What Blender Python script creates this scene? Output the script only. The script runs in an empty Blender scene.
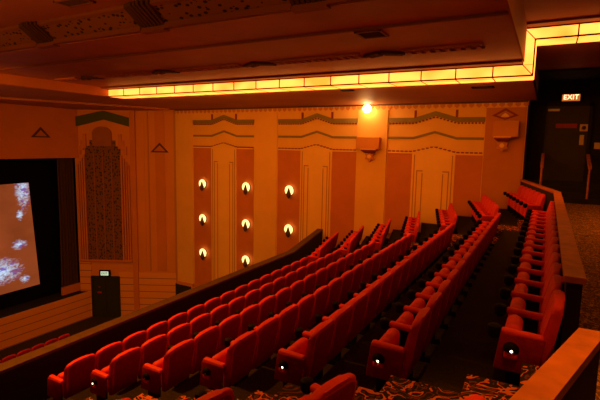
import bpy, bmesh, math, random
from mathutils import Vector, Matrix, Euler
random.seed(7)
S = bpy.context.scene
C = S.collection
R = math.radians
PI = math.pi

# ------------------------------------------------------------------ materials
def nmat(name):
    m = bpy.data.materials.new(name); m.use_nodes = True
    nt = m.node_tree
    return m, nt, nt.nodes['Principled BSDF']

def mat(name, col, rough=0.7, noise=0.0, scale=6.0, metal=0.0, bump=0.0, bscale=60.0, spec=0.3, sheen=0.0):
    m, nt, b = nmat(name)
    b.inputs['Base Color'].default_value = (*col, 1)
    b.inputs['Roughness'].default_value = rough
    b.inputs['Metallic'].default_value = metal
    b.inputs['Specular IOR Level'].default_value = spec
    if sheen:
        b.inputs['Sheen Weight'].default_value = sheen
        b.inputs['Sheen Tint'].default_value = (*[min(1, c * 2 + .02) for c in col], 1)
    tc = nt.nodes.new('ShaderNodeTexCoord')
    if noise:
        n = nt.nodes.new('ShaderNodeTexNoise'); n.inputs['Scale'].default_value = scale
        n.inputs['Detail'].default_value = 4
        nt.links.new(tc.outputs['Object'], n.inputs['Vector'])
        r = nt.nodes.new('ShaderNodeValToRGB')
        r.color_ramp.elements[0].position = .3; r.color_ramp.elements[1].position = .7
        r.color_ramp.elements[0].color = (*[c * (1 - noise) for c in col], 1)
        r.color_ramp.elements[1].color = (*[min(1, c * (1 + noise)) for c in col], 1)
        nt.links.new(n.outputs['Fac'], r.inputs['Fac'])
        nt.links.new(r.outputs['Color'], b.inputs['Base Color'])
    if bump:
        n2 = nt.nodes.new('ShaderNodeTexNoise'); n2.inputs['Scale'].default_value = bscale
        nt.links.new(tc.outputs['Object'], n2.inputs['Vector'])
        bp = nt.nodes.new('ShaderNodeBump'); bp.inputs['Strength'].default_value = bump
        bp.inputs['Distance'].default_value = .02
        nt.links.new(n2.outputs['Fac'], bp.inputs['Height'])
        nt.links.new(bp.outputs['Normal'], b.inputs['Normal'])
    return m

def emat(name, col, strength, base=(.1, .1, .1)):
    m, nt, b = nmat(name)
    b.inputs['Base Color'].default_value = (*base, 1)
    b.inputs['Emission Color'].default_value = (*col, 1)
    b.inputs['Emission Strength'].default_value = strength
    return m

def board_mat(name, col, line, pitch, width, axis='Z'):
    """horizontal boards with dark joints (follows world height)"""
    m, nt, b = nmat(name)
    b.inputs['Roughness'].default_value = .6
    tc = nt.nodes.new('ShaderNodeTexCoord')
    sp = nt.nodes.new('ShaderNodeSeparateXYZ')
    nt.links.new(tc.outputs['Object'], sp.inputs['Vector'])
    d = nt.nodes.new('ShaderNodeMath'); d.operation = 'DIVIDE'; d.inputs[1].default_value = pitch
    nt.links.new(sp.outputs[axis], d.inputs[0])
    f = nt.nodes.new('ShaderNodeMath'); f.operation = 'FRACT'
    nt.links.new(d.outputs[0], f.inputs[0])
    g = nt.nodes.new('ShaderNodeMath'); g.operation = 'LESS_THAN'; g.inputs[1].default_value = width
    nt.links.new(f.outputs[0], g.inputs[0])
    mx = nt.nodes.new('ShaderNodeMix'); mx.data_type = 'RGBA'
    mx.inputs['A'].default_value = (*col, 1); mx.inputs['B'].default_value = (*line, 1)
    nt.links.new(g.outputs[0], mx.inputs['Factor'])
    nt.links.new(mx.outputs['Result'], b.inputs['Base Color'])
    return m

def carpet_mat(name, base, cols, scale, lo=.50, hi=.56):
    m, nt, b = nmat(name)
    b.inputs['Roughness'].default_value = .95
    b.inputs['Specular IOR Level'].default_value = .05
    tc = nt.nodes.new('ShaderNodeTexCoord')
    n = nt.nodes.new('ShaderNodeTexNoise'); n.inputs['Scale'].default_value = scale
    n.inputs['Detail'].default_value = 1.5; n.inputs['Distortion'].default_value = 2.2
    nt.links.new(tc.outputs['Object'], n.inputs['Vector'])
    r = nt.nodes.new('ShaderNodeValToRGB'); e = r.color_ramp
    e.interpolation = 'CONSTANT'
    e.elements[0].position = 0; e.elements[0].color = (*base, 1)
    e.elements[1].position = lo; e.elements[1].color = (*cols[0], 1)
    x = e.elements.new(hi); x.color = (*base, 1)
    x = e.elements.new(hi + .07); x.color = (*cols[1], 1)
    x = e.elements.new(hi + .12); x.color = (*base, 1)
    x = e.elements.new(.36); x.color = (*cols[1], 1)
    x = e.elements.new(.41); x.color = (*base, 1)
    nt.links.new(n.outputs['Fac'], r.inputs['Fac'])
    nt.links.new(r.outputs['Color'], b.inputs['Base Color'])
    return m

def pierced_mat(name, col, hole, scale, stretch):
    m, nt, b = nmat(name)
    b.inputs['Roughness'].default_value = .8
    tc = nt.nodes.new('ShaderNodeTexCoord')
    mp = nt.nodes.new('ShaderNodeMapping'); mp.inputs['Scale'].default_value = stretch
    nt.links.new(tc.outputs['Object'], mp.inputs['Vector'])
    v = nt.nodes.new('ShaderNodeTexVoronoi'); v.inputs['Scale'].default_value = scale
    v.inputs['Randomness'].default_value = .75
    nt.links.new(mp.outputs['Vector'], v.inputs['Vector'])
    r = nt.nodes.new('ShaderNodeValToRGB'); e = r.color_ramp
    e.interpolation = 'CONSTANT'
    e.elements[0].position = 0; e.elements[0].color = (*hole, 1)
    e.elements[1].position = .33; e.elements[1].color = (*col, 1)
    nt.links.new(v.outputs['Distance'], r.inputs['Fac'])
    nt.links.new(r.outputs['Color'], b.inputs['Base Color'])
    return m

AMBER = (1.0, .25, .03)
M = {}
M['cream'] = mat('cream_plaster', (.78, .42, .10), .75, .05, 1.2)
M['column'] = mat('pale_column_plaster', (.84, .48, .125), .7, .04, 1.5)
M['pink'] = mat('terracotta_plaster', (.56, .17, .04), .8, .06, 2)
M['tan'] = mat('tan_plaster', (.60, .22, .05), .8, .06, 2)
M['groove'] = mat('brown_line', (.46, .19, .05), .8)
M['green'] = mat('olive_green_paint', (.24, .17, .06), .7, .08, 5)
M['maroon'] = mat('maroon_paint', (.26, .035, .015), .7)
M['sage'] = mat('dark_sage_paint', (.06, .075, .04), .7)
M['pros'] = mat('russet_plaster', (.55, .18, .04), .8, .06, 1)
M['splay'] = mat('ochre_plaster', (.62, .23, .05), .8, .05, 1)
M['ceiling'] = mat('rust_ceiling', (.46, .15, .045), .5, .2, .8)
M['coffer'] = mat('orange_ceiling', (.45, .15, .045), .7, .1, .6)
M['soffit'] = mat('brown_soffit', (.40, .14, .045), .6, .15, .6)
M['lip'] = mat('orange_moulding', (.27, .085, .024), .6)
M['cbrown'] = mat('dark_brown_relief', (.10, .04, .02), .8)
M['grille'] = pierced_mat('pierced_ceiling_grille', (.28, .10, .03), (.03, .012, .006), 1.0, (8.5, 12, 16))
M['wgrille'] = pierced_mat('pierced_wall_grille', (.17, .06, .025), (.025, .010, .006), 1.0, (9, 9, 6.5))
M['red'] = mat('red_upholstery', (.66, .024, .016), .6, .16, 9, bump=.25, bscale=120, spec=.3, sheen=.08)
M['redshade'] = mat('shaded_red_fabric', (.30, .010, .008), .8, .2, 14, bump=.2, bscale=120, spec=.15)  # darker red puts shade into the colour of the seat rears
M['redpanel'] = mat('red_carpeted_panel', (.27, .010, .008), .9, .2, 30, spec=.1)
M['black'] = mat('black_plastic', (.006, .005, .005), .7, spec=.1)
M['iron'] = mat('black_iron', (.012, .01, .01), .5, metal=.3)
M['tier'] = mat('dark_plain_carpet', (.030, .020, .011), .95, .3, 40, spec=.05)
M['carpet'] = carpet_mat('patterned_carpet', (.030, .020, .010), [(.62, .14, .022), (.14, .04, .012)], 4.0)
M['xcarpet'] = carpet_mat('patterned_aisle_carpet', (.20, .09, .028), [(.62, .30, .08), (.10, .05, .02)], 8.0)
M['wood'] = mat('varnished_rail_wood', (.48, .13, .02), .6, .22, 7, spec=.25)
M['woodold'] = mat('brown_ledge_wood', (.075, .032, .012), .6, .2, 5)
M['darkface'] = mat('black_parapet_face', (.012, .008, .007), .9)
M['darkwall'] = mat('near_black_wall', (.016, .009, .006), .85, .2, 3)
M['doorbrown'] = mat('dark_brown_door', (.035, .019, .009), .6, .15, 3)
M['doorblack'] = mat('dark_green_door', (.020, .022, .018), .6)
M['maskblack'] = mat('black_masking_cloth', (.004, .004, .004), .95, spec=.02)
M['curtain'] = mat('dark_brown_curtain', (.13, .065, .045), .9)
M['stalls'] = mat('dark_stalls_floor', (.03, .02, .014), .9)
M['boards'] = board_mat('orange_boards', (.72, .29, .06), (.20, .07, .02), .34, .09)
def amber(name, lo, hi, st):
    m = emat(name, hi, st, (.6, .35, .1)); nt = m.node_tree
    tc = nt.nodes.new('ShaderNodeTexCoord'); n = nt.nodes.new('ShaderNodeTexNoise')
    n.inputs['Scale'].default_value = 1.3; n.inputs['Detail'].default_value = 1
    nt.links.new(tc.outputs['Object'], n.inputs['Vector'])
    r = nt.nodes.new('ShaderNodeValToRGB')
    r.color_ramp.elements[0].position = .32; r.color_ramp.elements[0].color = (*lo, 1)
    r.color_ramp.elements[1].position = .52; r.color_ramp.elements[1].color = (*hi, 1)
    nt.links.new(n.outputs['Fac'], r.inputs['Fac'])
    nt.links.new(r.outputs['Color'], nt.nodes['Principled BSDF'].inputs['Emission Color'])
    return m
M['glass'] = amber('amber_glass', (.9, .17, .016), (1.0, .275, .042), 3.3)
M['glassb'] = amber('amber_glass_underside', (.8, .17, .016), (1.0, .25, .034), 3.3)
M['frame'] = mat('bronze_frame', (.12, .05, .015), .5, metal=.4)
M['shade'] = emat('lit_sconce_glass', (1.0, .66, .22), 2.0, (.8, .7, .5))
M['bulb'] = emat('white_hot_bulb', (1.0, .72, .32), 26.0)
M['tinybulb'] = emat('aisle_bulb', (1.0, .82, .55), 7.0)
M['offbulb'] = mat('unlit_bulb_glass', (.25, .16, .08), .2)
M['exit'] = emat('exit_letters', (1.0, .62, .30), 3.0)
M['exitback'] = emat('exit_panel', (1.0, .22, .03), .55)
M['exitg'] = emat('exit_pale_panel', (.75, .95, .6), .75)
M['exitgt'] = mat('exit_dark_letters', (.05, .12, .06), .5)
M['metal'] = mat('dull_metal', (.35, .3, .25), .35, metal=.8)
M['paper'] = mat('notice_paper', (.62, .40, .25), .8)
M['redsign'] = mat('red_notice', (.32, .02, .01), .6)

# screen picture: orange-brown with blue-white swirls
def screen_mat():
    m, nt, b = nmat('projected_picture')
    b.inputs['Base Color'].default_value = (.04, .04, .04, 1)
    b.inputs['Roughness'].default_value = .9; b.inputs['Specular IOR Level'].default_value = .05
    N = nt.nodes.new; L = nt.links.new
    uv = N('ShaderNodeTexCoord')
    sp = N('ShaderNodeSeparateXYZ'); L(uv.outputs['UV'], sp.inputs['Vector'])
    n1 = N('ShaderNodeTexNoise'); n1.inputs['Scale'].default_value = 3; n1.inputs['Detail'].default_value = 6
    L(uv.outputs['UV'], n1.inputs['Vector'])
    base = N('ShaderNodeValToRGB'); e = base.color_ramp
    e.elements[0].position = .3; e.elements[0].color = (.18, .034, .008, 1)
    e.elements[1].position = .7; e.elements[1].color = (.32, .06, .016, 1)
    L(n1.outputs['Fac'], base.inputs['Fac'])
    def blob(cx, cy, rx, ry):
        mp = N('ShaderNodeMapping'); mp.vector_type = 'POINT'
        mp.inputs['Location'].default_value = (-cx / rx, -cy / ry, 0)
        mp.inputs['Scale'].default_value = (1 / rx, 1 / ry, 1)
        L(uv.outputs['UV'], mp.inputs['Vector'])
        g = N('ShaderNodeTexGradient'); g.gradient_type = 'SPHERICAL'
        L(mp.outputs['Vector'], g.inputs['Vector'])
        return g.outputs['Fac']
    def add(a, c):
        x = N('ShaderNodeMath'); x.operation = 'MAXIMUM'; L(a, x.inputs[0]); L(c, x.inputs[1]); return x.outputs[0]
    f = blob(.955, .96, .075, .38)
    f = add(f, blob(.93, .70, .035, .09))
    f = add(f, blob(.92, .43, .075, .08))
    f = add(f, blob(.82, .21, .20, .21))
    f = add(f, blob(.94, .10, .05, .07))
    f = add(f, blob(.60, .08, .18, .14))
    n2 = N('ShaderNodeTexNoise'); n2.inputs['Scale'].default_value = 26; n2.inputs['Detail'].default_value = 5
    n2.inputs['Distortion'].default_value = 2.0
    L(uv.outputs['UV'], n2.inputs['Vector'])
    mu = N('ShaderNodeMath'); mu.operation = 'MULTIPLY'; L(f, mu.inputs[0]); L(n2.outputs['Fac'], mu.inputs[1])
    rp = N('ShaderNodeValToRGB'); q = rp.color_ramp
    q.elements[0].position = .20; q.elements[0].color = (0, 0, 0, 1)
    q.elements[1].position = .52; q.elements[1].color = (1, 1, 1, 1)
    L(mu.outputs[0], rp.inputs['Fac'])
    n3 = N('ShaderNodeTexNoise'); n3.inputs['Scale'].default_value = 24
    L(uv.outputs['UV'], n3.inputs['Vector'])
    bl = N('ShaderNodeValToRGB'); q = bl.color_ramp
    q.elements[0].position = .40; q.elements[0].color = (.20, .14, .55, 1)
    q.elements[1].position = .50; q.elements[1].color = (.55, .72, .95, 1)
    L(n3.outputs['Fac'], bl.inputs['Fac'])
    mx = N('ShaderNodeMix'); mx.data_type = 'RGBA'
    L(rp.outputs['Color'], mx.inputs['Factor']); L(base.outputs['Color'], mx.inputs['A']); L(bl.outputs['Color'], mx.inputs['B'])
    L(mx.outputs['Result'], b.inputs['Emission Color'])
    b.inputs['Emission Strength'].default_value = 1.0
    return m
M['screen'] = screen_mat()

# ------------------------------------------------------------------ mesh helpers
def nb(): return bmesh.new()

def box(bm, x0, x1, y0, y1, z0, z1, mi=0):
    vs = [bm.verts.new(p) for p in ((x0, y0, z0), (x1, y0, z0), (x1, y1, z0), (x0, y1, z0),
                                    (x0, y0, z1), (x1, y0, z1), (x1, y1, z1), (x0, y1, z1))]
    fs = []
    for f in ((3, 2, 1, 0), (4, 5, 6, 7), (0, 1, 5, 4), (1, 2, 6, 5), (2, 3, 7, 6), (3, 0, 4, 7)):
        fc = bm.faces.new([vs[i] for i in f]); fc.material_index = mi; fs.append(fc)
    return vs

def prism(bm, pts, off, mi=0):
    """closed polygon pts (3D) extruded by vector off"""
    off = Vector(off)
    a = [bm.verts.new(p) for p in pts]; b = [bm.verts.new(Vector(p) + off) for p in pts]
    n = len(pts)
    fs = [bm.faces.new(a[::-1]), bm.faces.new(b)]
    for i in range(n):
        fs.append(bm.faces.new((a[i], a[(i + 1) % n], b[(i + 1) % n], b[i])))
    for f in fs: f.material_index = mi
    return a, b

def fix(bm):
    bmesh.ops.recalc_face_normals(bm, faces=bm.faces[:])

def bevel(bm, w, seg=2, edges=None):
    bmesh.ops.bevel(bm, geom=(edges or bm.edges[:]), offset=w, segments=seg, profile=.5, affect='EDGES', clamp_overlap=True)

def lathe(bm, prof, n=20, axis='Z', at=(0, 0, 0), mi=0):
    """prof: list of (r, h)"""
    rings = []
    at = Vector(at)
    for r, h in prof:
        ring = []
        for k in range(n):
            t = 2 * PI * k / n
            if axis == 'Z': p = (r * math.cos(t), r * math.sin(t), h)
            elif axis == 'Y': p = (r * math.cos(t), h, r * math.sin(t))
            else: p = (h, r * math.cos(t), r * math.sin(t))
            ring.append(bm.verts.new(at + Vector(p)))
        rings.append(ring)
    for a, b in zip(rings, rings[1:]):
        for k in range(n):
            f = bm.faces.new((a[k], a[(k + 1) % n], b[(k + 1) % n], b[k])); f.smooth = True; f.material_index = mi
    for rg, rv in ((rings[0], True), (rings[-1], False)):
        f = bm.faces.new(rg[::-1] if rv else rg); f.material_index = mi

def tube(bm, p, q, r, n=10):
    p, q = Vector(p), Vector(q); d = (q - p)
    m = d.to_track_quat('Z', 'Y').to_matrix()
    A = [bm.verts.new(p + m @ Vector((r * math.cos(2 * PI * k / n), r * math.sin(2 * PI * k / n), 0))) for k in range(n)]
    B = [bm.verts.new(q + m @ Vector((r * math.cos(2 * PI * k / n), r * math.sin(2 * PI * k / n), 0))) for k in range(n)]
    for k in range(n):
        f = bm.faces.new((A[k], A[(k + 1) % n], B[(k + 1) % n], B[k])); f.smooth = True
    bm.faces.new(A[::-1]); bm.faces.new(B)

def mesh_from(name, bm, mats, smooth=False):
    fix(bm)
    me = bpy.data.meshes.new(name)
    if smooth:
        for f in bm.faces: f.smooth = True
    bm.to_mesh(me); bm.free()
    for m in (mats if isinstance(mats, (list, tuple)) else [mats]): me.materials.append(m)
    if smooth:
        try: me.set_sharp_from_angle(angle=R(40))
        except Exception: pass
    return me

def obj(name, bm, mats, parent=None, smooth=False):
    o = bpy.data.objects.new(name, mesh_from(name, bm, mats, smooth)); C.objects.link(o)
    if parent: o.parent = parent
    return o

def tag(o, label, cat, group=None):
    o['label'] = label; o['category'] = cat
    if group: o['group'] = group
    return o

def thing(name, label, cat, loc=(0, 0, 0), rz=0, group=None):
    o = bpy.data.objects.new(name, None); C.objects.link(o)
    o.empty_display_size = .1
    o.location = loc; o.rotation_euler = (0, 0, rz)
    return tag(o, label, cat, group)

def struct(name, bm, mats, parent=None, smooth=False):
    o = obj(name, bm, mats, parent, smooth)
    if not parent: o['kind'] = 'structure'
    return o

TRIM = [0]
def trim(bm, mats, smooth=False):
    TRIM[0] += 1
    return struct('trim_%d' % TRIM[0], bm, mats, None, smooth)

def text_mesh(txt, size, depth):
    cu = bpy.data.curves.new('lettering', 'FONT'); cu.body = txt; cu.size = size
    cu.align_x = 'CENTER'; cu.align_y = 'CENTER'; cu.extrude = depth
    o = bpy.data.objects.new('lettering', cu); C.objects.link(o)
    dg = bpy.context.evaluated_depsgraph_get()
    me = bpy.data.meshes.new_from_object(o.evaluated_get(dg))
    bpy.data.objects.remove(o)
    return me

# ------------------------------------------------------------------ camera
cam = bpy.data.cameras.new('camera'); co = bpy.data.objects.new('camera', cam); C.objects.link(co)
cam.sensor_width = 36; cam.lens = 449.16 / 600 * 36; cam.clip_start = .05; cam.clip_end = 200
ya, pi_, ro = R(28.636), R(7.107), R(1.097)
fw = Vector((-math.sin(ya) * math.cos(pi_), math.cos(ya) * math.cos(pi_), -math.sin(pi_)))
rt = Vector((math.cos(ya), math.sin(ya), 0)); up = rt.cross(fw)
r2 = rt * math.cos(ro) + up * math.sin(ro); u2 = up * math.cos(ro) - rt * math.sin(ro)
mw = Matrix((r2, u2, -fw)).transposed().to_4x4()
co.matrix_world = mw
S.camera = co

# ------------------------------------------------------------------ layout numbers
YW = 16.2                       # side wall
NR = 7
BEND0, BEND1, TA = 3.1, 12.15, math.tan(R(13))
SA = R(13)
def RX(i): return (.20 if i == NR else .17) - (NR - i) * 1.035           # back-top of row i
def RZ(i): return -1.15 - .365 * (NR - i)          # its height
def FZ(i): return RZ(i) - .85                      # its floor
def poly_line(x, y0=-.9, y1=YW):
    """a line across the balcony that follows the bent rows"""
    return [(x - (BEND0 - y0) * TA, y0), (x, BEND0), (x, BEND1), (x - (y1 - BEND1) * TA, y1)]

ROWN = {1: 'front', 2: 'second', 3: 'third', 4: 'fourth', 5: 'fifth', 6: 'sixth', 7: 'rearmost'}
ORD = ['first', 'second', 'third', 'fourth', 'fifth', 'sixth', 'seventh', 'eighth', 'ninth', 'tenth', 'eleventh',
       'twelfth', 'thirteenth', 'fourteenth', 'fifteenth', 'sixteenth']

# ------------------------------------------------------------------ floors
bm = nb()
def slab(bm, xa, xb, z0, z1, y0=-.9, y1=YW, mi=0):
    A = poly_line(xa, y0, y1); B = poly_line(xb, y0, y1)
    for k in range(3):
        pts = [(*A[k], z0), (*B[k], z0), (*B[k + 1], z0), (*A[k + 1], z0)]
        prism(bm, pts, (0, 0, z1 - z0), mi)
for i in range(1, NR + 1):
    xa = RX(i - 1) + .05 if i > 1 else -6.82
    xb = RX(i) + .05 if i < NR else .19
    slab(bm, xa, xb, FZ(i) - .9, FZ(i))
struct('floor_balcony', bm, M['tier'])

bm = nb()
def aisle(bm, ya, yb):
    for i in range(1, NR + 1):
        xa = RX(i - 1) + .05 if i > 1 else -6.8
        xb = RX(i) + .05 if i < NR else .19
        nz = FZ(i + 1) if i < NR else -1.62
        def quad(x0, x1, z0, z1):
            def sx(y): return -max(0, BEND0 - y) * TA - max(0, y - BEND1) * TA
            ys = [ya] + [b for b in (BEND0, BEND1) if ya < b < yb] + [yb]
            for p, q in zip(ys, ys[1:]):
                prism(bm, [(x0 + sx(p), p, z0), (x1 + sx(p), p, z0), (x1 + sx(q), q, z0), (x0 + sx(q), q, z0)], (0, 0, z1 - z0))
        quad(xa, xb - .005, FZ(i) + .001, FZ(i) + .008)
        quad(xb - .62, xb - .24, FZ(i) + .008, (FZ(i) + nz) / 2)
        quad(xb - .24, xb - .005, FZ(i) + .008, nz + .006)
aisle(bm, 2.86, 3.66)
aisle(bm, 11.95, 12.62)
struct('floor_aisle', bm, M['carpet'])

bm = nb()
box(bm, .27, 3.0, -.9, 15.75, -2.6, -1.62)
box(bm, .19, .27, 2.95, 3.9, -2.6, -1.62)
struct('floor_cross_aisle', bm, M['xcarpet'])

bm = nb(); box(bm, -23, -6.0, -4, 18, -9.1, -8.85)
struct('floor_stalls', bm, M['stalls'])

# steps up to the rear exit
bm = nb()
for k in range(4):
    box(bm, -.6, 3.0, 15.75 + .28 * k, 17.2, -2.0 if k == 0 else -1.62 + .145 * k, -1.62 + .145 * (k + 1))
struct('floor_exit_steps', bm, M['darkwall'])

# ------------------------------------------------------------------ walls
bm = nb(); box(bm, -15.68, -.66, YW, YW + .35, -8.85, 1.5)
struct('wall_right', bm, M['cream'])
bm = nb(); box(bm, -.66, -.62, YW + .001, 17.2, -2.0, 2.2); box(bm, -.62, 3.0, 17.2, 17.4, -2, 2.2)
box(bm, -.66, -.4, YW + .0, YW + .3, 1.52, 2.2)
struct('wall_rear', bm, M['darkwall'])
# splayed wall by the screen : local u runs from the corner towards the screen
AS = R(28); UD = Vector((-math.cos(AS), -math.sin(AS), 0)); ND = Vector((math.sin(AS), -math.cos(AS), 0))
O = Vector((-15.68, YW, 0))
SPL = Matrix(((UD.x, ND.x, 0, O.x), (UD.y, ND.y, 0, O.y), (0, 0, 1, 0), (0, 0, 0, 1)))   # (u, n, z) -> world
def tosplay(bm): bmesh.ops.transform(bm, matrix=SPL, verts=bm.verts[:])
bm = nb(); box(bm, 0, 4.93, -.3, 0, -8.85, 1.5); tosplay(bm)
struct('wall_splay', bm, M['splay'])
bm = nb(); box(bm, -20.15, -19.85, -2, 14.0, -.86, 1.5)
struct('wall_proscenium', bm, M['pros'])
bm = nb(); box(bm, -21.6, -21.4, -2, 14.6, -8.85, 1.5); box(bm, -21.4, -20.0, 14.0, 14.2, -8.85, -.86)
struct('wall_screen_backing', bm, M['maskblack'])

# ------------------------------------------------------------------ ceilings
XL, XR = -13.4, -.6             # the long coffer, from the stage end to the step
YT0, YT1 = 10.65, 11.3          # trough front / back
bm = nb()
box(bm, XL, XR, 6.85, YT0, 1.78, 1.95)
box(bm, XL, XR, 5.62, 6.85, 1.81, 1.95)
struct('ceiling', bm, M['ceiling'])
bm = nb()
box(bm, XL, XR, -3, 5.3, 2.16, 2.3)
struct('ceiling_coffer', bm, M['coffer'])
bm = nb()
box(bm, -21.5, -.42, YT0 + .02, YW, 1.505, 1.70)
box(bm, -21.5, XL - .25, -3, YT0 + .02, 1.505, 1.70)
struct('ceiling_soffit', bm, M['soffit'])
bm = nb()                         # stage end face of the coffer
prism(bm, [(XL - .25, -3, 1.50), (XL, -3, 1.50), (XL, -3, 2.3), (XL - .25, -3, 2.3)], (0, YT0 + 3.02, 0))
trim(bm, mat('orange_beam', (.62, .22, .06), .65, .08, 1))
bm = nb(); box(bm, XL, XR, 6.80, 6.85, 1.772, 1.93); trim(bm, M['lip'])
bm = nb(); box(bm, XL, XR, YT0 - .30, YT0 - .02, 1.735, 1.78); trim(bm, M['lip'])
bm = nb(); box(bm, XL, XR, YT0 - .02, YT0 + .1, 1.725, 1.95); trim(bm, M['ceiling'])
# dropped band of ceiling next to the stage
bm = nb(); prism(bm, [(-15.3, 15.4, 1.43), (-17.9, 9.0, 1.43), (-20.5, 2.6, 1.43), (-21.4, 2.6, 1.43), (-21.4, 15.2, 1.43)], (0, 0, .075))
trim(bm, M['soffit'])
# rear, higher ceiling with the step down to the long coffer
bm = nb(); box(bm, XR, 3.0, -3, YT0, 2.50, 2.65); struct('ceiling_rear', bm, M['coffer'])
bm = nb(); box(bm, XR, 3.0, YT0 + .03, 15.0, 2.245, 2.65); box(bm, XR, -.42, YT0 + .06, YW, 1.52, 2.245)
struct('ceiling_rear_soffit', bm, M['soffit'])
bm = nb(); box(bm, XR + .001, XR + .03, -3, YT0 + .05, 1.78, 2.50); struct('ceiling_step', bm, M['coffer'])
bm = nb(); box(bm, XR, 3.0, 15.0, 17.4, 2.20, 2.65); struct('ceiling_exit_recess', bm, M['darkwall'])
bm = nb(); box(bm, XR, 3.0, YT0 - .3, YT0 - .02, 2.455, 2.5); trim(bm, M['lip'])

# pierced grille running along the coffer edge, in panels between fluted blocks
gx = [-11.65, -8.75, -5.85, -2.95]
gedges = [XL] + gx + [XR - .1]
grlab = ['at the stage end', 'second from the stage', 'in the middle of the run', 'fourth from the stage', 'nearest the rear ceiling step']
for k in range(len(gedges) - 1):
    a, b = gedges[k] + .27, gedges[k + 1] - .27
    if k == 0: a = gedges[k]
    g = thing('ceiling_grille', 'pierced rust coloured ceiling grille panel ' + grlab[k], 'grille', ((a + b) / 2, 5.5, 1.86), 0, 'pierced grilles along the ceiling')
    h = (b - a) / 2
    bm = nb(); prism(bm, [(-h, .12, .0), (-h, -.24, .27), (-h, -.19, .30), (-h, .16, .03)], (2 * h, 0, 0))
    obj('panel', bm, M['grille'], g)
    bm = nb()
    prism(bm, [(-h, .12, -.04), (-h, .02, -.04), (-h, .04, .05), (-h, .14, .05)], (2 * h, 0, 0))
    prism(bm, [(-h, -.27, .25), (-h, -.22, .22), (-h, -.17, .30), (-h, -.27, .30)], (2 * h, 0, 0))
    obj('frame', bm, M['lip'], g)
bl = ['near the stage end', 'second from the stage', 'third from the stage', 'nearest the rear step']
for k, x in enumerate(gx):
    g = thing('ceiling_block', 'dark fluted ceiling block between grille panels, ' + bl[k], 'ornament', (x, 5.5, 1.86), 0, 'fluted blocks of the ceiling grille')
    bm = nb()
    for q in range(7):
        u = -.24 + .08 * q
        t = .02 if q in (0, 6) else (.05 if q in (1, 5) else .07)
        prism(bm, [(u - .03, .14, -.05), (u - .03, -.28 - t, .24), (u - .03, -.28 - t, .30), (u - .03, .14, .30)], (.06, 0, 0))
    obj('flutes', bm, M['cbrown'], g)
    bm = nb(); prism(bm, [(-.27, .16, -.07), (-.27, .02, -.07), (-.27, .05, .02), (-.27, .16, .02)], (.54, 0, 0))
    obj('base_moulding', bm, M['lip'], g)

# dentil frieze in relief on the flat ceiling
fl = ['nearest the stage', 'second from the stage', 'in the middle', 'fourth from the stage', 'nearest the rear step']
for k in range(len(gedges) - 1):
    a, b = gedges[k] + .42, gedges[k + 1] - .42
    g = thing('ceiling_frieze', 'narrow dentil frieze in relief on the flat ceiling, ' + fl[k], 'frieze', ((a + b) / 2, 8.65, 1.78), 0, 'dentil friezes on the ceiling')
    h = (b - a) / 2
    bm = nb(); box(bm, -h, h, -.20, -.15, -.035, .0); box(bm, -h, h, .15, .20, -.035, .0); obj('border', bm, M['ceiling'], g)
    n = int(2 * h / .16)
    for q in range(n):
        bm = nb(); u = -h + (q + .5) * 2 * h / n; box(bm, u - .04, u + .04, -.10, .10, -.045, .0); obj('dentil', bm, M['coffer'], g)
cl = ['near the stage end', 'second from the stage', 'third from the stage', 'nearest the rear step']
for k, x in enumerate(gx):
    bm = nb()
    for s in (-1, 1):
        prism(bm, [(s * .02, -.26, -.05), (s * .40, -.02, -.05), (s * .40, .12, -.05), (s * .02, -.10, -.05)], (0, 0, .05))
        prism(bm, [(s * .02, -.04, -.04), (s * .32, .14, -.04), (s * .32, .24, -.04), (s * .02, .08, -.04)], (0, 0, .04))
    o = obj('ceiling_chevron', bm, M['cbrown']); o.location = (x, 8.65, 1.78)
    tag(o, 'dark chevron in relief between ceiling friezes, ' + cl[k], 'ornament', 'chevrons on the flat ceiling')

# ------------------------------------------------------------------ light trough
tr = thing('light_trough', 'long amber glass light trough stepping up at the rear of the ceiling', 'light', (XL, YT0, 1.5))
T0 = Vector((XL, YT0, 1.5))
def tobj(name, bm, m): 
    bmesh.ops.translate(bm, vec=-T0, verts=bm.verts[:]); return obj(name, bm, m, tr)
def Lpanel(x0, x1, z):
    bm = nb()
    box(bm, x0, x1, YT0, YT0 + .03, z + .02, z + .215, 0)
    box(bm, x0, x1, YT0, YT1, z - .012, z + .02, 1)
    return bm
NP = 17
xs = [XL + (XR + .2 - XL) * k / NP for k in range(NP + 1)]
for k in range(NP):
    tobj('glass_panel', Lpanel(xs[k] + .008, xs[k + 1] - .008, 1.5), [M['glass'], M['glassb']])
XO = XR + .20
bm = nb(); box(bm, XR + .0, XO, YT0, YT0 + .03, 1.73, 2.21, 0); box(bm, XO - .02, XO + .012, YT0, YT1, 1.49, 2.21, 1)
tobj('riser_panel', bm, [M['glass'], M['glassb']])
for k in range(4):
    a = XR + .02 + k * .93
    tobj('glass_panel', Lpanel(a + .008, a + .93 - .008, 2.22), [M['glass'], M['glassb']])
bm = nb()
for x in xs[1:-1]:
    box(bm, x - .013, x + .013, YT0 - .012, YT0 + .02, 1.50, 1.73); box(bm, x - .012, x + .012, YT0, YT1, 1.484, 1.5)
box(bm, XL, XO, YT0 - .014, YT0 + .016, 1.485, 1.515)
box(bm, XL, XR, YT0 - .014, YT0 + .02, 1.712, 1.735)
box(bm, XR - .012, XR + .014, YT0 - .014, YT0 + .02, 1.712, 2.46)
box(bm, XO - .014, XO + .014, YT0 - .014, YT0 + .016, 1.485, 2.22)
box(bm, XR, 3.0, YT0 - .014, YT0 + .02, 2.432, 2.455)
box(bm, XO, 3.0, YT0 - .014, YT0 + .016, 2.205, 2.235)
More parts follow.
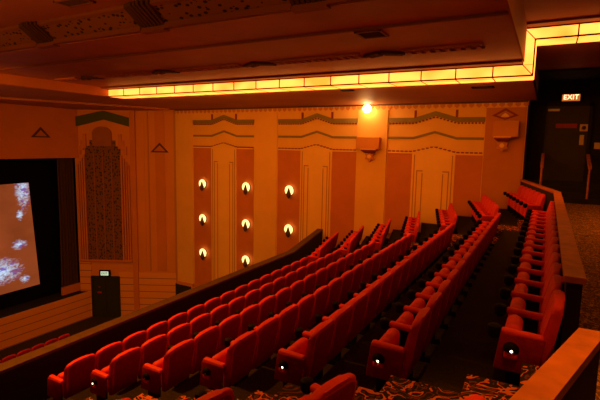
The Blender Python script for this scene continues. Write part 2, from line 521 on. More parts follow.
for k in range(1, 4):
    a = XR + .02 + k * .93; box(bm, a - .013, a + .013, YT0 - .012, YT0 + .02, 2.22, 2.45)
    box(bm, a - .012, a + .012, YT0, YT1, 2.204, 2.22)
prism(bm, [(XR, YT0 - .012, 1.735), (XR, YT0 - .012, 1.71), (XO, YT0 - .012, 1.49), (XO, YT0 - .012, 1.515)], (0, .02, 0))
prism(bm, [(XR, YT0 - .012, 2.455), (XR, YT0 - .012, 2.43), (XO, YT0 - .012, 2.21), (XO, YT0 - .012, 2.235)], (0, .02, 0))
tobj('frame', bm, M['frame'])
# ceiling vents
def vent(loc, sx, sy, label, group='ceiling vents', fm='lip'):
    v = thing('ceiling_vent', label, 'vent', loc, 0, group)
    bm = nb()
    box(bm, -sx, sx, -sy, -sy + .04, -.025, 0); box(bm, -sx, sx, sy - .04, sy, -.025, 0)
    box(bm, -sx, -sx + .04, -sy, sy, -.025, 0); box(bm, sx - .04, sx, -sy, sy, -.025, 0)
    obj('frame', bm, M[fm], v)
    bm = nb(); n = 5
    for q in range(n):
        y = -sy + .05 + (q + .5) * (2 * sy - .1) / n; box(bm, -sx + .04, sx - .04, y - .02, y + .01, -.02, -.004)
    obj('louvre', bm, M['cbrown'], v)
    bm = nb(); box(bm, -sx + .04, sx - .04, -sy + .04, sy - .04, -.004, 0); obj('backing', bm, M['black'], v)
vent((-2.62, 7.1, 1.78), .22, .22, 'square louvred vent in the flat ceiling above the trough')
vent((-6.7, 4.75, 2.16), .30, .16, 'dark oblong vent in the bright coffer at top left')
vent((-5.0, 11.75, 1.505), .17, .10, 'small dark vent in the soffit near the bare bulb', fm='black')
vent((-1.55, 12.3, 1.505), .26, .14, 'dark vent in the soffit near the ceiling step', fm='black')

# ------------------------------------------------------------------ side wall decoration
WY = YW
def wbox(x0, x1, z0, z1, t, m): 
    bm = nb(); box(bm, x0, x1, WY - t, WY + .01, z0, z1); return trim(bm, m)
ZB = -8.85
# plain pilasters
for a, b in ((-15.66, -14.62), (-11.12, -9.97), (-6.40, -5.22)): wbox(a, b, ZB, 1.3, .06, M['cream'])
wbox(-1.88, -.68, -6, 1.3, .03, mat('rust_plaster', (.52, .175, .035), .8, .06, 2))
bays = [(-14.58, -13.49, -12.07, -11.16), (-9.93, -8.83, -7.43, -6.42), (-5.19, -4.26, -2.77, -1.90)]
def band(pts, th, t, m):
    """zig-zag band: pts centre-line (x,z); th vertical thickness"""
    bm = nb()
    up_ = [(x, z + th / 2) for x, z in pts]; dn = [(x, z - th / 2) for x, z in pts]
    for k in range(len(pts) - 1):
        prism(bm, [(up_[k][0], WY - t, up_[k][1]), (up_[k + 1][0], WY - t, up_[k + 1][1]),
                   (dn[k + 1][0], WY - t, dn[k + 1][1]), (dn[k][0], WY - t, dn[k][1])], (0, t, 0))
    return trim(bm, m)
def dashes(pts, step, w, h, t, m):
    bm = nb()
    for (x0, z0), (x1, z1) in zip(pts, pts[1:]):
        n = max(1, round((x1 - x0) / step))
        for q in range(n):
            u = (q + .5) / n; x = x0 + (x1 - x0) * u; z = z0 + (z1 - z0) * u
            box(bm, x - w / 2, x + w / 2, WY - t, WY, z - h / 2, z + h / 2)
    return trim(bm, m)
for a, b, c, d in bays:
    mid = (b + c) / 2
    wbox(a, b, ZB, -.27, .02, M['pink']); wbox(c, d, ZB, -.27, .02, M['pink'])
    # column with gabled head and stepped flutes
    bm = nb(); prism(bm, [(b, WY - .06, ZB), (c, WY - .06, ZB), (c, WY - .06, -.20), (mid, WY - .06, -.02), (b, WY - .06, -.20)], (0, .06, 0)); trim(bm, M['column'])
    bm = nb(); w = c - b
    for s, e in ((b, 1), (c, -1)):
        for o_, zt in ((.06, -.30), (.13, -.85), (.26, -.95)):
            box(bm, s + e * o_ * w - .018, s + e * o_ * w + .018, WY - .066, WY - .05, ZB, zt)
        box(bm, min(s + e * .13 * w, s + e * .27 * w), max(s + e * .13 * w, s + e * .27 * w), WY - .066, WY - .05, -.89, -.85)
    trim(bm, M['groove'])
    A = [(a, .92), (b + .02, .92), (mid, 1.14), (c - .02, .92), (d, .92)]
    band(A, .17, .05, M['green'])
    dashes([(x, z - .115) for x, z in A], .115, .062, .05, .045, M['maroon'])
    band([(a, .29), (b, .29), (mid, .50), (c, .29), (d, .29)], .085, .03, M['green'])
    Cc = [(a, -.19), (b, -.19), (mid, -.01), (c, -.19), (d, -.19)]
    band([(x, z - .05) for x, z in Cc], .055, .066, M['column'])
    dashes(Cc, .15, .10, .05, .062, M['maroon'])
    bm = nb()
    for s in (b + .04, c - .04): box(bm, s - .035, s + .035, WY - .05, WY, 1.0, 1.26)
    trim(bm, M['maroon'])
# scalloped fringe below the ceiling
bm = nb(); x = -15.6
while x < -.75:
    prism(bm, [(x, WY - .03, 1.5), (x + .16, WY - .03, 1.5), (x + .16, WY - .03, 1.37), (x + .08, WY - .03, 1.31), (x, WY - .03, 1.37)], (0, .03, 0)); x += .235
trim(bm, M['tan'])
bm = nb(); box(bm, -15.66, -.66, WY - .10, WY, 1.455, 1.51); trim(bm, M['cbrown'])

# boxes on brackets
def wall_box(x0, x1, z0, z1, bx, label, bm_mat):
    t = thing('wall_box', label, 'wall box', ((x0 + x1) / 2, WY - .06, z0), 0, 'brown boxes on star brackets')
    h = (x1 - x0) / 2
    bm = nb(); box(bm, -h, h, -.26, 0, 0.02, z1 - z0); bevel(bm, .015, 1); obj('casing', bm, bm_mat, t)
    w = h * .62
    bm = nb(); box(bm, bx - w, bx + w, -.32, 0, -.04, .02)
    prism(bm, [(bx - w, -.30, -.04), (bx + w, -.30, -.04), (bx + w * .55, -.2, -.13), (bx - w * .55, -.2, -.13)], (0, .2, 0))
    obj('shelf', bm, M['maroon'], t)
    bm = nb(); box(bm, bx - w - .02, bx + w + .02, -.335, -.32, .0, .03); obj('shelf_edge', bm, M['column'], t)
    bm = nb(); pts = []
    for k in range(12):
        rr = .20 if k % 2 == 0 else .12
        pts.append((bx + rr * math.sin(k * PI / 6), -.16, -.26 + rr * math.cos(k * PI / 6)))
    prism(bm, pts, (0, .16, 0)); st = obj('star_boss', bm, M['tan'], t)
    bm = nb(); lathe(bm, [(.06, -.20), (.075, -.17), (.075, -.15)], 12, 'Y', (bx, 0, -.26)); obj('boss_centre', bm, M['column'], st)
wall_box(-6.33, -5.43, -.16, .30, .05, 'brown box on a star bracket under the bare bulb', M['tan'])
wall_box(-1.62, -.86, .33, .87, -.08, 'brown box on a star bracket below the diamond ornament', M['tan'])

# diamond ornament
dm = thing('wall_ornament', 'maroon diamond outline ornament high on the wall at its rear end', 'ornament', (-1.30, WY - .03, 1.04))
bm = nb()
P = [(-.40, .0), (0, .24), (.40, 0), (0, -.14)]; Q = [(-.26, .015), (0, .16), (.26, .015), (0, -.085)]
for k in range(4):
    a, b = P[k], P[(k + 1) % 4]; c, d = Q[(k + 1) % 4], Q[k]
    prism(bm, [(a[0], -.05, a[1]), (b[0], -.05, b[1]), (c[0], -.05, c[1]), (d[0], -.05, d[1])], (0, .05, 0))
obj('outline', bm, M['maroon'], dm)
bm = nb(); prism(bm, [(-.13, -.04, -.04), (-.06, -.04, .04), (0, -.04, .085), (.06, -.04, .04), (.13, -.04, -.04)], (0, .04, 0)); obj('fan', bm, M['column'], dm)

# triangle ornaments
def triangle(loc, rz, label):
    t = thing('triangle_ornament', label, 'ornament', loc, rz, 'triangle ornaments on the plaster')
    bm = nb()
    P = [(-.44, -.18), (0, .28), (.44, -.18)]; Q = [(-.29, -.12), (0, .17), (.29, -.12)]
    for k in range(3):
        a, b = P[k], P[(k + 1) % 3]; c, d = Q[(k + 1) % 3], Q[k]
        prism(bm, [(a[0], -.05, a[1]), (b[0], -.05, b[1]), (c[0], -.05, c[1]), (d[0], -.05, d[1])], (0, .05, 0))
    obj('outline', bm, M['cbrown'], t)
    bm = nb(); prism(bm, [(-.12, -.03, -.11), (0, -.03, .05), (.12, -.03, -.11)], (0, .03, 0)); obj('core', bm, M['pros'], t)
triangle((-19.845, 12.14, .25), R(90), 'dark triangle ornament on the plaster above the screen')
p = SPL @ Vector((.79, .03, -.35))
triangle((p.x, p.y, p.z), AS, 'dark triangle ornament high on the narrow splayed strip')

# ------------------------------------------------------------------ sconces
def sconce_proto():
    t = thing('wall_sconce', '', 'wall lamp')
    bm = nb(); lathe(bm, [(.0, 0), (.17, 0), (.17, -.015), (.08, -.03)], 24, 'Y'); obj('backplate', bm, M['frame'], t, True)
    # round glowing glass dish with a notch-like stem in front
    bm = nb(); pr = [(.02, -.03)] + [(.205 * math.sin(a), -.05 - .075 * (1 - math.cos(a))) for a in [R(15), R(35), R(60), R(90)]]
    pr += [(.195, -.115), (.10, -.085), (.02, -.075)]
    lathe(bm, pr, 28, 'Y', (0, 0, .0)); obj('glass_dish', bm, M['shade'], t, True)
    bm = nb()
    lathe(bm, [(.015, -.34), (.07, -.27), (.105, -.15), (.075, -.08), (.05, .0), (.03, .07), (.006, .12)], 14, 'Z', (0, -.16, 0))
    tube(bm, (0, -.02, -.2), (0, -.16, -.2), .025)
    obj('candle_holder', bm, M['cbrown'], t, True)
    return t
sc = sconce_proto()
def copy_tree(o, parent=None):
    c = o.copy(); C.objects.link(c)
    if parent: c.parent = parent
    for ch in list(o.children): copy_tree(ch, c)
    return c
spots = []
for x, nm in ((-14.02, 'left terracotta strip'), (-11.55, 'middle terracotta strip'), (-9.36, 'right terracotta strip')):
    for z, h in ((-1.92, 'top'), (-3.56, 'middle'), (-5.2, 'bottom')):
        if x == -9.36 and h == 'bottom': continue
        spots.append((x, z, 'round glowing wall sconce, %s lamp on the %s' % (h if not (x == -9.36 and h == 'middle') else 'lower', nm)))
for k, (x, z, lb) in enumerate(spots):
    o = sc if k == 0 else copy_tree(sc)
    o.location = (x + .07, WY - .02, z); tag(o, lb, 'wall lamp', 'sconces on the side wall')

# bare bulb under the soffit
bb = thing('bare_bulb', 'bare white glowing bulb high on the pilaster above the brown box', 'light', (-5.93, WY - .35, 1.53))
bm = nb(); lathe(bm, [(.09, 0.0), (.09, -.03), (.045, -.05), (.045, -.09)], 16); obj('socket', bm, M['frame'], bb, True)
bm = nb(); bmesh.ops.create_uvsphere(bm, u_segments=20, v_segments=12, radius=.15, matrix=Matrix.Translation((0, 0, -.20)))
obj('globe', bm, M['bulb'], bb, True)

# ------------------------------------------------------------------ splayed wall decoration
def sbox(u0, u1, z0, z1, t, m, t0=0):
    bm = nb(); box(bm, u0, u1, t0, t, z0, z1); tosplay(bm); return trim(bm, m)
sbox(0.0, .12, ZB, 1.5, .03, M['groove'])
sbox(.12, .50, -6.4, 1.43, .02, M['splay'])
sbox(.56, 1.02, -6.4, 1.43, .035, M['pros'])
sbox(1.33, 1.38, -6.4, 1.43, .05, M['groove'])
sbox(1.55, 1.85, -6.4, 1.43, .03, M['splay'])
sbox(1.95, 2.20, ZB, 1.43, .12, M['pros'])
bm = nb(); box(bm, .1, 2.95, 0, .045, -8.85, -6.5); box(bm, 4.32, 4.9, 0, .045, -8.85, -6.0)
tosplay(bm); trim(bm, M['boards'])
# tall pierced grille
wg = thing('wall_grille', 'tall pierced plaster grille with stepped arch beside the screen', 'grille', SPL @ Vector((3.55, .0, -5.9)), 0)
wg.rotation_euler = (0, 0, AS)
def wobj(name, f, m, parent=None):
    bm = nb(); f(bm); return obj(name, bm, m, parent or wg)
# local x here runs opposite to u, local -y faces the hall
def f_panel(bm):
    box(bm, -.85, .85, -.06, 0, 0, 5.62)
    box(bm, -.62, .62, -.05, 0, 5.62, 5.9)
wobj('pierced_panel', f_panel, M['wgrille'])
def f_frame(bm):
    for s in (-1, 1):
        for q in range(4): 
            x = s * (.90 + .115 * q); box(bm, x - .035, x + .035, -.12 + .015 * q, 0, 0, 5.2 - .16 * q)
    box(bm, -1.33, 1.33, -.13, 0, -.06, .03)
wobj('fluted_surround', f_frame, M['pros'])
def f_rib(bm):
    for x in (-.42, 0, .42): box(bm, x - .03, x + .03, -.09, -.05, 0.02, 5.3)
wobj('ribs', f_rib, mat('rust_brown_rib', (.27, .085, .025), .8, .1, 3))
def f_arch(bm):
    pts = [(-.46, -.10, 5.62), (.46, -.10, 5.62)] + [(.46 * math.cos(t), -.10, 6.22 + .33 * math.sin(t)) for t in [k * PI / 10 for k in range(11)]]
    prism(bm, pts, (0, .09, 0))
wobj('arch_head', f_arch, mat('dull_brown_plaster', (.30, .10, .045), .8, .1, 3))
for sg in (-1, 1):
    def f_fin(bm, s=sg):
        for x, w, z0, z1 in ((.85, .07, 5.5, 6.2), (.985, .066, 5.4, 5.9), (1.11, .06, 5.2, 5.62)): box(bm, s * x - w, s * x + w, -.10, 0, z0, z1)
    wobj('stepped_fin', f_fin, M['pros'])
# chevron above it
bm = nb()
P = [(2.05, .62), (3.45, .98), (4.84, .62), (4.84, 1.08), (3.45, 1.40), (2.05, 1.04)]
prism(bm, [(u, .10, z) for u, z in P], (0, -.1, 0)); tosplay(bm)
o = obj('wall_chevron', bm, M['sage']); tag(o, 'dark green chevron above the tall pierced grille', 'ornament')

# stalls exit door in the splayed wall
d1 = thing('door_1', 'dark door with lit sign above, low beside the stage', 'door', SPL @ Vector((3.62, .0, -8.85)), AS); d1['kind'] = 'structure'
for key in ('label', 'category'): del d1[key]
bm = nb(); box(bm, -.64, -.01, -.06, 0.02, 0, 2.05); box(bm, .01, .64, -.06, .02, 0, 2.05); obj('leaf', bm, M['doorblack'], d1)
bm = nb(); box(bm, -.72, -.64, -.09, .02, 0, 2.13); box(bm, .64, .72, -.09, .02, 0, 2.13); box(bm, -.72, .72, -.09, .02, 2.05, 2.13); obj('frame', bm, M['doorblack'], d1)
bm = nb(); box(bm, -.42, -.22, -.066, -.055, 1.25, 1.33); box(bm, -.36, -.28, -.066, -.055, 1.55, 1.6); obj('notice', bm, M['redsign'], d1)
es = thing('exit_sign', 'small pale lit exit sign above the door beside the stage', 'sign', SPL @ Vector((3.62, .05, -6.71)), AS)
bm = nb(); box(bm, -.27, .27, -.10, 0, 0, .32); bevel(bm, .02, 2); obj('housing', bm, M['black'], es)
bm = nb(); box(bm, -.19, .19, -.112, -.095, .06, .26); fa = obj('lit_face', bm, M['exitg'], es)
me = text_mesh('EXIT', .15, .003); me.materials.append(M['exitgt'])
o = bpy.data.objects.new('lettering', me); C.objects.link(o); o.parent = es; o.location = (0, -.116, .16); o.rotation_euler = (R(90), 0, 0)

# doorway low on the side wall near the corner
bm = nb(); box(bm, -15.75, -14.78, WY - .12, WY + .0, -8.85, -7.0); o = struct('door_2', bm, M['doorblack'])
bm = nb(); box(bm, -15.66, -14.62, WY - .13, WY, -7.0, -6.86); trim(bm, M['tan'])

# ------------------------------------------------------------------ stage and screen
bm = nb(); box(bm, -21.4, -19.6, -2, 14.05, -8.85, -7.52); struct('floor_stage', bm, M['darkface'])
bm = nb(); box(bm, -19.6, -19.55, -2, 14.08, -8.85, -7.50); trim(bm, M['boards'])
bm = nb(); pts = [(-20.6, 3.9, -6.9), (-20.6, 12.2, -6.81), (-20.6, 11.93, -1.98), (-20.6, 4.35, -2.05)]
a, b = prism(bm, pts, (-.02, 0, 0)); bm.faces.ensure_lookup_table()
me = mesh_from('cinema_screen', bm, M['screen'])
uvl = me.uv_layers.new(name='UVMap')
for lp in me.loops:
    v = me.vertices[lp.vertex_index].co; uvl.data[lp.index].uv = ((v.y - 4.0) / 8.0, (v.z + 6.85) / 4.9)
o = bpy.data.objects.new('cinema_screen', me); C.objects.link(o)
tag(o, 'cinema screen showing blue and white swirls on burnt orange', 'screen')
bm = nb(); box(bm, -20.75, -20.66, -2, 13.95, -7.52, -.86); o = obj('screen_masking', bm, M['maskblack']); tag(o, 'black masking cloth surrounding the cinema screen', 'masking')
# curtain leg
bm = nb(); n = 26; top = []
for k in range(n + 1):
    u = k / n; yy = 13.10 + u * .80; xx = -20.25 + .07 * math.sin(u * 5.5 * 2 * PI)
    top.append((xx, yy))
fl = []
for zz, sp_ in ((-7.5, .06), (-6.8, .04), (-4, .0), (-.86, 0)):
    fl.append([bm.verts.new((x + sp_, y + (-sp_ * (1 - k / n) * 2), zz)) for k, (x, y) in enumerate(top)])
for a, b in zip(fl, fl[1:]):
    for k in range(n): bm.faces.new((a[k], a[k + 1], b[k + 1], b[k]))
bmesh.ops.solidify(bm, geom=bm.faces[:], thickness=.03)
o = obj('stage_curtain', bm, M['curtain'], None, True); tag(o, 'dark brown pleated stage curtain at the right edge of the screen', 'curtain')
bm = nb(); box(bm, -20.16, -20.06, 12.95, 13.95, -7.5, -7.12); o = obj('curtain_plinth', bm, M['pros']); tag(o, 'low russet plinth at the foot of the stage curtain', 'plinth')

# ------------------------------------------------------------------ parapet and rails
def bent_prism(bm, xa, xb, z0, z1, y0=-.9, y1=YW - .02, mi=0): slab(bm, xa, xb, z0, z1, y0, y1, mi)
bm = nb(); bent_prism(bm, -7.04, -6.825, -5.6, -3.45); struct('wall_parapet', bm, M['darkface'])
bm = nb(); bent_prism(bm, -7.05, -6.81, -3.449, -3.40); trim(bm, M['woodold'])

XA, XB, ZC = .19, .34, -1.0
def rail(name, pts, label, z=ZC, W=.15):
    """pts: left-edge polyline (x,y); width XB-XA to the right"""
    t = thing(name, label, 'rail', (pts[0][0], pts[0][1], -2.01), 0, 'wooden topped rails behind the seats')
    def pr(bm, da, db, z0, z1, e=0):
        for k in range(len(pts) - 1):
            (x0, y0), (x1, y1) = pts[k], pts[k + 1]
            a = y0 - (e if k == 0 else 0); b = y1
            ox, oy = pts[0]
            prism(bm, [(x0 + da - ox, a - oy, z0 + 2.01), (x0 + db - ox, a - oy, z0 + 2.01), (x1 + db - ox, b - oy, z0 + 2.01), (x1 + da - ox, b - oy, z0 + 2.01)], (0, 0, z1 - z0))
    bm = nb(); pr(bm, .02, W - .02, -2.0, z - .05); obj('panel', bm, M['darkwall'], t)
    bm = nb(); pr(bm, 0, W, z - .05, z, .02); obj('cap', bm, M['wood'], t)
    return t
rail('balcony_rail', [(XA, 4.08), (XA, BEND1), (XA - (YW - BEND1 - .1) * TA, YW - .1)], 'long wooden capped rail behind the rearmost red seats')
rail('stair_rail', [(.23 - (2.9 + .75) * .29, -.75), (.23, 2.9)], 'wide orange wooden capped rail end in the near foreground', -1.0, .13)

# ------------------------------------------------------------------ seats
def seat_meshes():
    d = {}
    # backrest : outline in (y,z), extruded in x, bevelled and leaned
    bm = nb(); hw = .248
    pts = [(-hw + .03, .26), (hw - .03, .26), (hw - .004, .52), (hw, .765)]
    for k in range(1, 6):
        t = k * PI / 12; pts.append((hw - .06 + .06 * math.cos(t), .775 + .06 * math.sin(t)))
    pts += [(.12, .845), (0, .85), (-.12, .845)]
    for k in range(5, 0, -1):
        t = k * PI / 12; pts.append((-(hw - .06 + .06 * math.cos(t)), .775 + .06 * math.sin(t)))
    pts += [(-hw, .765), (-hw + .004, .52)]
    a, b = prism(bm, [(-.055, y, z) for y, z in pts], (.11, 0, 0))
    rim = [e for e in bm.edges if abs(e.verts[0].co.x - e.verts[1].co.x) < 1e-6]
    bevel(bm, .034, 3, rim)
    for v in bm.verts:
        z = v.co.z; th = 1.0 - .25 * max(0, (z - .5) / .35) 
        v.co.x = v.co.x * th * .86 + (z - .85) * .19 - .03
    d['backrest'] = mesh_from('backrest', bm, M['red'], True)
    # shell added on the backrest rear, its darker colour painting in shade
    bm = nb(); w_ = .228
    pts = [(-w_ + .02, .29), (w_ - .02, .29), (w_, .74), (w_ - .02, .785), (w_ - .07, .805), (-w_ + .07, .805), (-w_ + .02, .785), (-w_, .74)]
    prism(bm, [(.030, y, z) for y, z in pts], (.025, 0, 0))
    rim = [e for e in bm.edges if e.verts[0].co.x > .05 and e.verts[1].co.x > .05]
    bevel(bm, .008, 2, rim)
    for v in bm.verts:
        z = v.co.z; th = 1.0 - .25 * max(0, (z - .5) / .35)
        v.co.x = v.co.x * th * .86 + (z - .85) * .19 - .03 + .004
    d['shaded_shell'] = mesh_from('shaded_shell', bm, M['redshade'], True)
    # tipped-up seat cushion
    bm = nb(); box(bm, -.065, .065, -.195, .195, -.19, .19); bevel(bm, .058, 4)
    bmesh.ops.transform(bm, matrix=Matrix.Translation((-.345, 0, .385)) @ Matrix.Rotation(R(3), 4, 'Y'), verts=bm.verts[:])
    d['seat_cushion'] = mesh_from('seat_cushion', bm, M['red'], True)
    bm = nb(); box(bm, -.42, -.115, .222, .298, .535, .592); bevel(bm, .022, 3)
    for v in bm.verts: v.co.z -= max(0, v.co.x + .25) * .10
    d['armrest'] = mesh_from('armrest', bm, M['red'], True)
    bm = nb(); lathe(bm, [(.030, 0), (.046, .02), (.054, .06), (.050, .095), (.030, .108), (.008, .11)], 14, 'Z', (-.468, .26, .50)); d['cup_holder'] = mesh_from('cup_holder', bm, M['black'], True)
    bm = nb(); box(bm, -.36, -.16, .245, .275, .06, .538); box(bm, -.40, -.10, .235, .285, 0, .06); d['stand'] = mesh_from('stand', bm, M['iron'])
    # aisle end panel
    bm = nb(); box(bm, -.415, -.10, .275, .312, .26, .565); bevel(bm, .012, 2)
    for v in bm.verts:
        v.co.x += -(v.co.z - .6) * -.12
    d['end_panel'] = mesh_from('end_panel', bm, M['redpanel'], True)
    # aisle light : black quarter dome hood with bulb
    bm = nb(); lathe(bm, [(.060, 0), (.058, .012), (.044, .030), (.016, .038)], 18, 'Y', (-.335, .312, .445))
    dl = [v for v in bm.verts if v.co.z < .432]
    for v in dl: v.co.z = .432
    d['hood'] = mesh_from('hood', bm, M['black'], True)
    bm = nb(); bmesh.ops.create_uvsphere(bm, u_segments=10, v_segments=8, radius=.013, matrix=Matrix.Translation((-.33, .342, .444)))
    d['bulb'] = mesh_from('bulb', bm, M['tinybulb'], True); 
    d['bulb_off'] = d['bulb'].copy(); d['bulb_off'].materials[0] = M['offbulb']
    bm = nb(); box(bm, -.385, -.285, .300, .340, .372, .426); bevel(bm, .016, 3); d['ledge'] = mesh_from('lamp_ledge', bm, M['red'], True)
    return d
SM = seat_meshes()
FLIP = Matrix.Scale(-1, 4, (0, 1, 0))
FM = {}
for k in ('armrest', 'cup_holder', 'stand', 'end_panel', 'hood', 'bulb', 'bulb_off', 'ledge'):
    c = SM[k].copy(); c.transform(FLIP); c.flip_normals(); FM[k] = c
def inst(name, me, parent):
    o = bpy.data.objects.new(name, me); C.objects.link(o); o.parent = parent; return o
def seat(loc, rz, label, group, left=False, right=True, endl=None, endr=None, cup=True, nocup=False):
    t = thing('theatre_seat', label, 'seat', loc, rz, group)
    inst('backrest', SM['backrest'], t); inst('shaded_shell', SM['shaded_shell'], t); inst('seat_cushion', SM['seat_cushion'], t)
    for flag, D, end in ((right, SM, endr), (left, FM, endl)):
        if not flag: continue
        a = inst('armrest', D['armrest'], t)
        if cup and not (D is FM and nocup): inst('cup_holder', D['cup_holder'], a)
        inst('stand', D['stand'], t)
        if end:
            p = inst('end_panel', D['end_panel'], t)
            if end != 'plain':
                inst('light_hood', D['hood'], p); inst('light_ledge', D['ledge'], p)
                inst('bulb', D['bulb'] if end == 'lit' else D['bulb_off'], p)
    return t

PIT = .52
NM = 15
for i in range(1, NR + 1):
    x, z = RX(i), FZ(i)
    for k in range(NM):
        y = 3.99 + {1: .18, 2: .18, 3: .18, 4: .14, 5: .13, 6: .06, 7: .04}[i] + PIT * k
        e = None
        if k == 0: e = 'lit' if i in (2, 5, 6, 7) else ('plain' if i == 1 else 'off')
        seat((x, y, z), 0, 'red theatre seat, %s from the near aisle end, %s row of middle block' % (ORD[k], ROWN[i]),
             'middle block seats, %s row' % ROWN[i], left=(k == 0), right=True, endl=e, endr='plain' if k == NM - 1 else None, nocup=i < 7)
    # far block, turned towards the screen
    NF = 6
    for k in range(NF):
        s = (12.78 + PIT * .5 * math.cos(SA) - BEND1) / math.cos(SA) + PIT * k
        px, py = x - s * math.sin(SA), BEND1 + s * math.cos(SA)
        seat((px, py, z), SA, 'red theatre seat, %s from the far aisle, %s row of block beside the wall' % (ORD[k], ROWN[i]),
             'wall block seats, %s row' % ROWN[i], left=(k == 0), right=True, endl=('lit' if i in (2, 3) else 'plain') if k == 0 else None)
    # near block, turned the other way; only its aisle end shows
    if i >= 4:
        for k in range(2):
            s = (BEND0 - {4: 2.60, 5: 2.68, 6: 2.74, 7: 2.22}[i] + PIT * .5 * math.cos(SA)) / math.cos(SA) + PIT * k
            px, py = x + {4: .0, 5: .0, 6: -.06, 7: -.15}[i] - s * math.sin(SA), BEND0 - s * math.cos(SA)
            seat((px, py, z), -SA, 'red theatre seat, %s from the aisle, %s row of block nearest the camera' % (ORD[k], ROWN[i]),
                 'near block seats, %s row' % ROWN[i], left=(True), right=(k == 0), endr='plain' if k == 0 else None)
# stalls seats in front of the stage
for k in range(6):
    seat((-16.9, 8.2 + .54 * k, -8.85), 0, 'dim red stalls seat far below, %s from the left, in front of the stage' % ORD[k], 'stalls seats below the stage', left=(k == 0), cup=False)

# ------------------------------------------------------------------ rear exit
d3 = bpy.data.objects.new('door_3', None); C.objects.link(d3); d3.location = (.46, 17.2, -1.04); d3['kind'] = 'structure'
bm = nb(); box(bm, -.60, .60, -.05, .0, 0, 2.42); obj('leaf', bm, M['doorbrown'], d3)
bm = nb(); box(bm, -.70, -.60, -.09, 0, 0, 2.52); box(bm, .60, .70, -.09, 0, 0, 2.52); box(bm, -.70, .70, -.09, 0, 2.42, 2.52); obj('frame', bm, M['darkwall'], d3)
bm = nb(); box(bm, -.56, -.22, -.12, -.05, 2.26, 2.34); bevel(bm, .01, 1); obj('closer', bm, M['metal'], d3)
bm = nb(); box(bm, -.30, .30, -.058, -.05, 1.72, 1.86); obj('notice', bm, M['redsign'], d3)
bm = nb(); box(bm, .38, .60, -.065, -.05, 1.62, 1.84); box(bm, .40, .52, -.065, -.05, 1.18, 1.5); obj('poster', bm, M['paper'], d3)
bm = nb(); bmesh.ops.create_uvsphere(bm, u_segments=10, v_segments=8, radius=.06, matrix=Matrix.Translation((.49, -.075, 1.73))); obj('knob', bm, M['cbrown'], d3, True)
ex = thing('exit_sign', 'glowing orange exit sign above the dark rear door', 'sign', (.52, 17.2, 1.50))
bm = nb(); box(bm, -.28, .28, -.14, 0, 0, .28); bevel(bm, .02, 2); obj('housing', bm, M['black'], ex)
bm = nb(); box(bm, -.25, .25, -.15, -.135, .035, .245); obj('lit_face', bm, M['exitback'], ex)
me = text_mesh('EXIT', .21, .004); me.materials.append(M['exit'])
o = bpy.data.objects.new('lettering', me); C.objects.link(o); o.parent = ex; o.location = (0, -.156, .15); o.rotation_euler = (R(90), 0, 0)
for x, lb in ((-.13, 'wooden handrail left of the dark rear exit steps'), (1.13, 'wooden handrail right of the dark rear exit steps')):
    h = thing('handrail', lb, 'handrail', (x, 15.9, -1.475), 0, 'handrails of the exit steps')
    bm = nb(); tube(bm, (0, 0, 0), (0, 0, .92), .03); obj('post', bm, M['wood'], h, True)
    bm = nb(); box(bm, -.045, .045, -.05, 1.2, .0, .10); bmesh.ops.transform(bm, matrix=Matrix.Translation((0, 0, .9)) @ Matrix.Rotation(R(16), 4, 'X'), verts=bm.verts[:])
    obj('grab_bar', bm, M['wood'], h)
bm = nb(); box(bm, 1.28, 1.52, 17.12, 17.2, .02, .22); o = obj('wall_notice', bm, M['paper']); tag(o, 'small pale notice on the dark wall right of the rear door', 'notice')

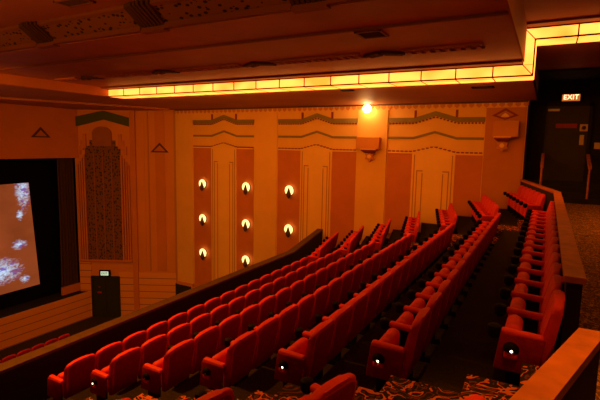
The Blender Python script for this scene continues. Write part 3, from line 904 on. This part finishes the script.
# ------------------------------------------------------------------ lights
def light(name, kind, loc, power, col=AMBER, size=.3, rot=None, **kw):
    l = bpy.data.lights.new(name, kind); l.energy = power; l.color = col
    if kind == 'AREA':
        l.size = size
        if 'size_y' in kw: l.shape = 'RECTANGLE'; l.size_y = kw['size_y']
    else: l.shadow_soft_size = size
    if kind == 'SPOT': l.spot_size = kw.get('spot', R(100)); l.spot_blend = 1
    o = bpy.data.objects.new(name, l); C.objects.link(o); o.location = loc
    if rot: o.rotation_euler = rot
    return o
LAMP_COL = (1.0, .305, .012)
# added fill lamps for the walls, out of frame to the left
light('fill_light', 'SPOT', (-11.5, 1.0, .4), 1900, LAMP_COL, .3, (Vector((-17.5, 14.5, -3.2)) - Vector((-11.5, 1.0, .4))).to_track_quat('-Z', 'Y').to_euler(), spot=R(80))
light('fill_light', 'POINT', (-8.5, 2.0, .9), 60, LAMP_COL, .35)
# added area lamps boosting the trough glow on wall, seats and cross aisle
light('trough_boost', 'AREA', (-7.0, 10.98, 1.47), 470, LAMP_COL, 12.0, Vector((0, .80, -.60)).to_track_quat('-Z', 'Y').to_euler(), size_y=.5)
light('trough_boost', 'AREA', (1.2, 10.98, 2.19), 40, LAMP_COL, 3.0, (0, 0, 0), size_y=.5)
# lamp of the rear ceiling above the aisle
light('downlight_and_fill', 'SPOT', (.35, 2.6, 2.45), 470, LAMP_COL, .05, (0, 0, 0), spot=R(52))
for x in (-9.2, -6.6): light('downlight_and_fill', 'SPOT', (x, 4.3, 2.12), 1150, LAMP_COL, .04, (0, 0, 0), spot=R(150))  # unseen spots added in the coffer to brighten the seat tops
light('bulb_light', 'POINT', (-5.9, 15.4, 1.1), 22, (1, .42, .08), .12)
for k in range(3): light('cove_and_fill', 'POINT', (-10.2 + 3.6 * k, 3.5, 1.7), 22, LAMP_COL, .3)
light('cove_and_fill', 'POINT', (1.6, 6.0, 1.7), 26, LAMP_COL, .2)  # unseen lamp added to brighten the rear ceiling and step face

w = bpy.data.worlds.new('world'); S.world = w; w.use_nodes = True
w.node_tree.nodes['Background'].inputs['Color'].default_value = (1, .3, .08, 1)
w.node_tree.nodes['Background'].inputs['Strength'].default_value = .01
S.view_settings.view_transform = 'Standard'; S.view_settings.look = 'None'
S.view_settings.gamma = 1; S.view_settings.exposure = 0.0
S.view_settings.use_curve_mapping = False
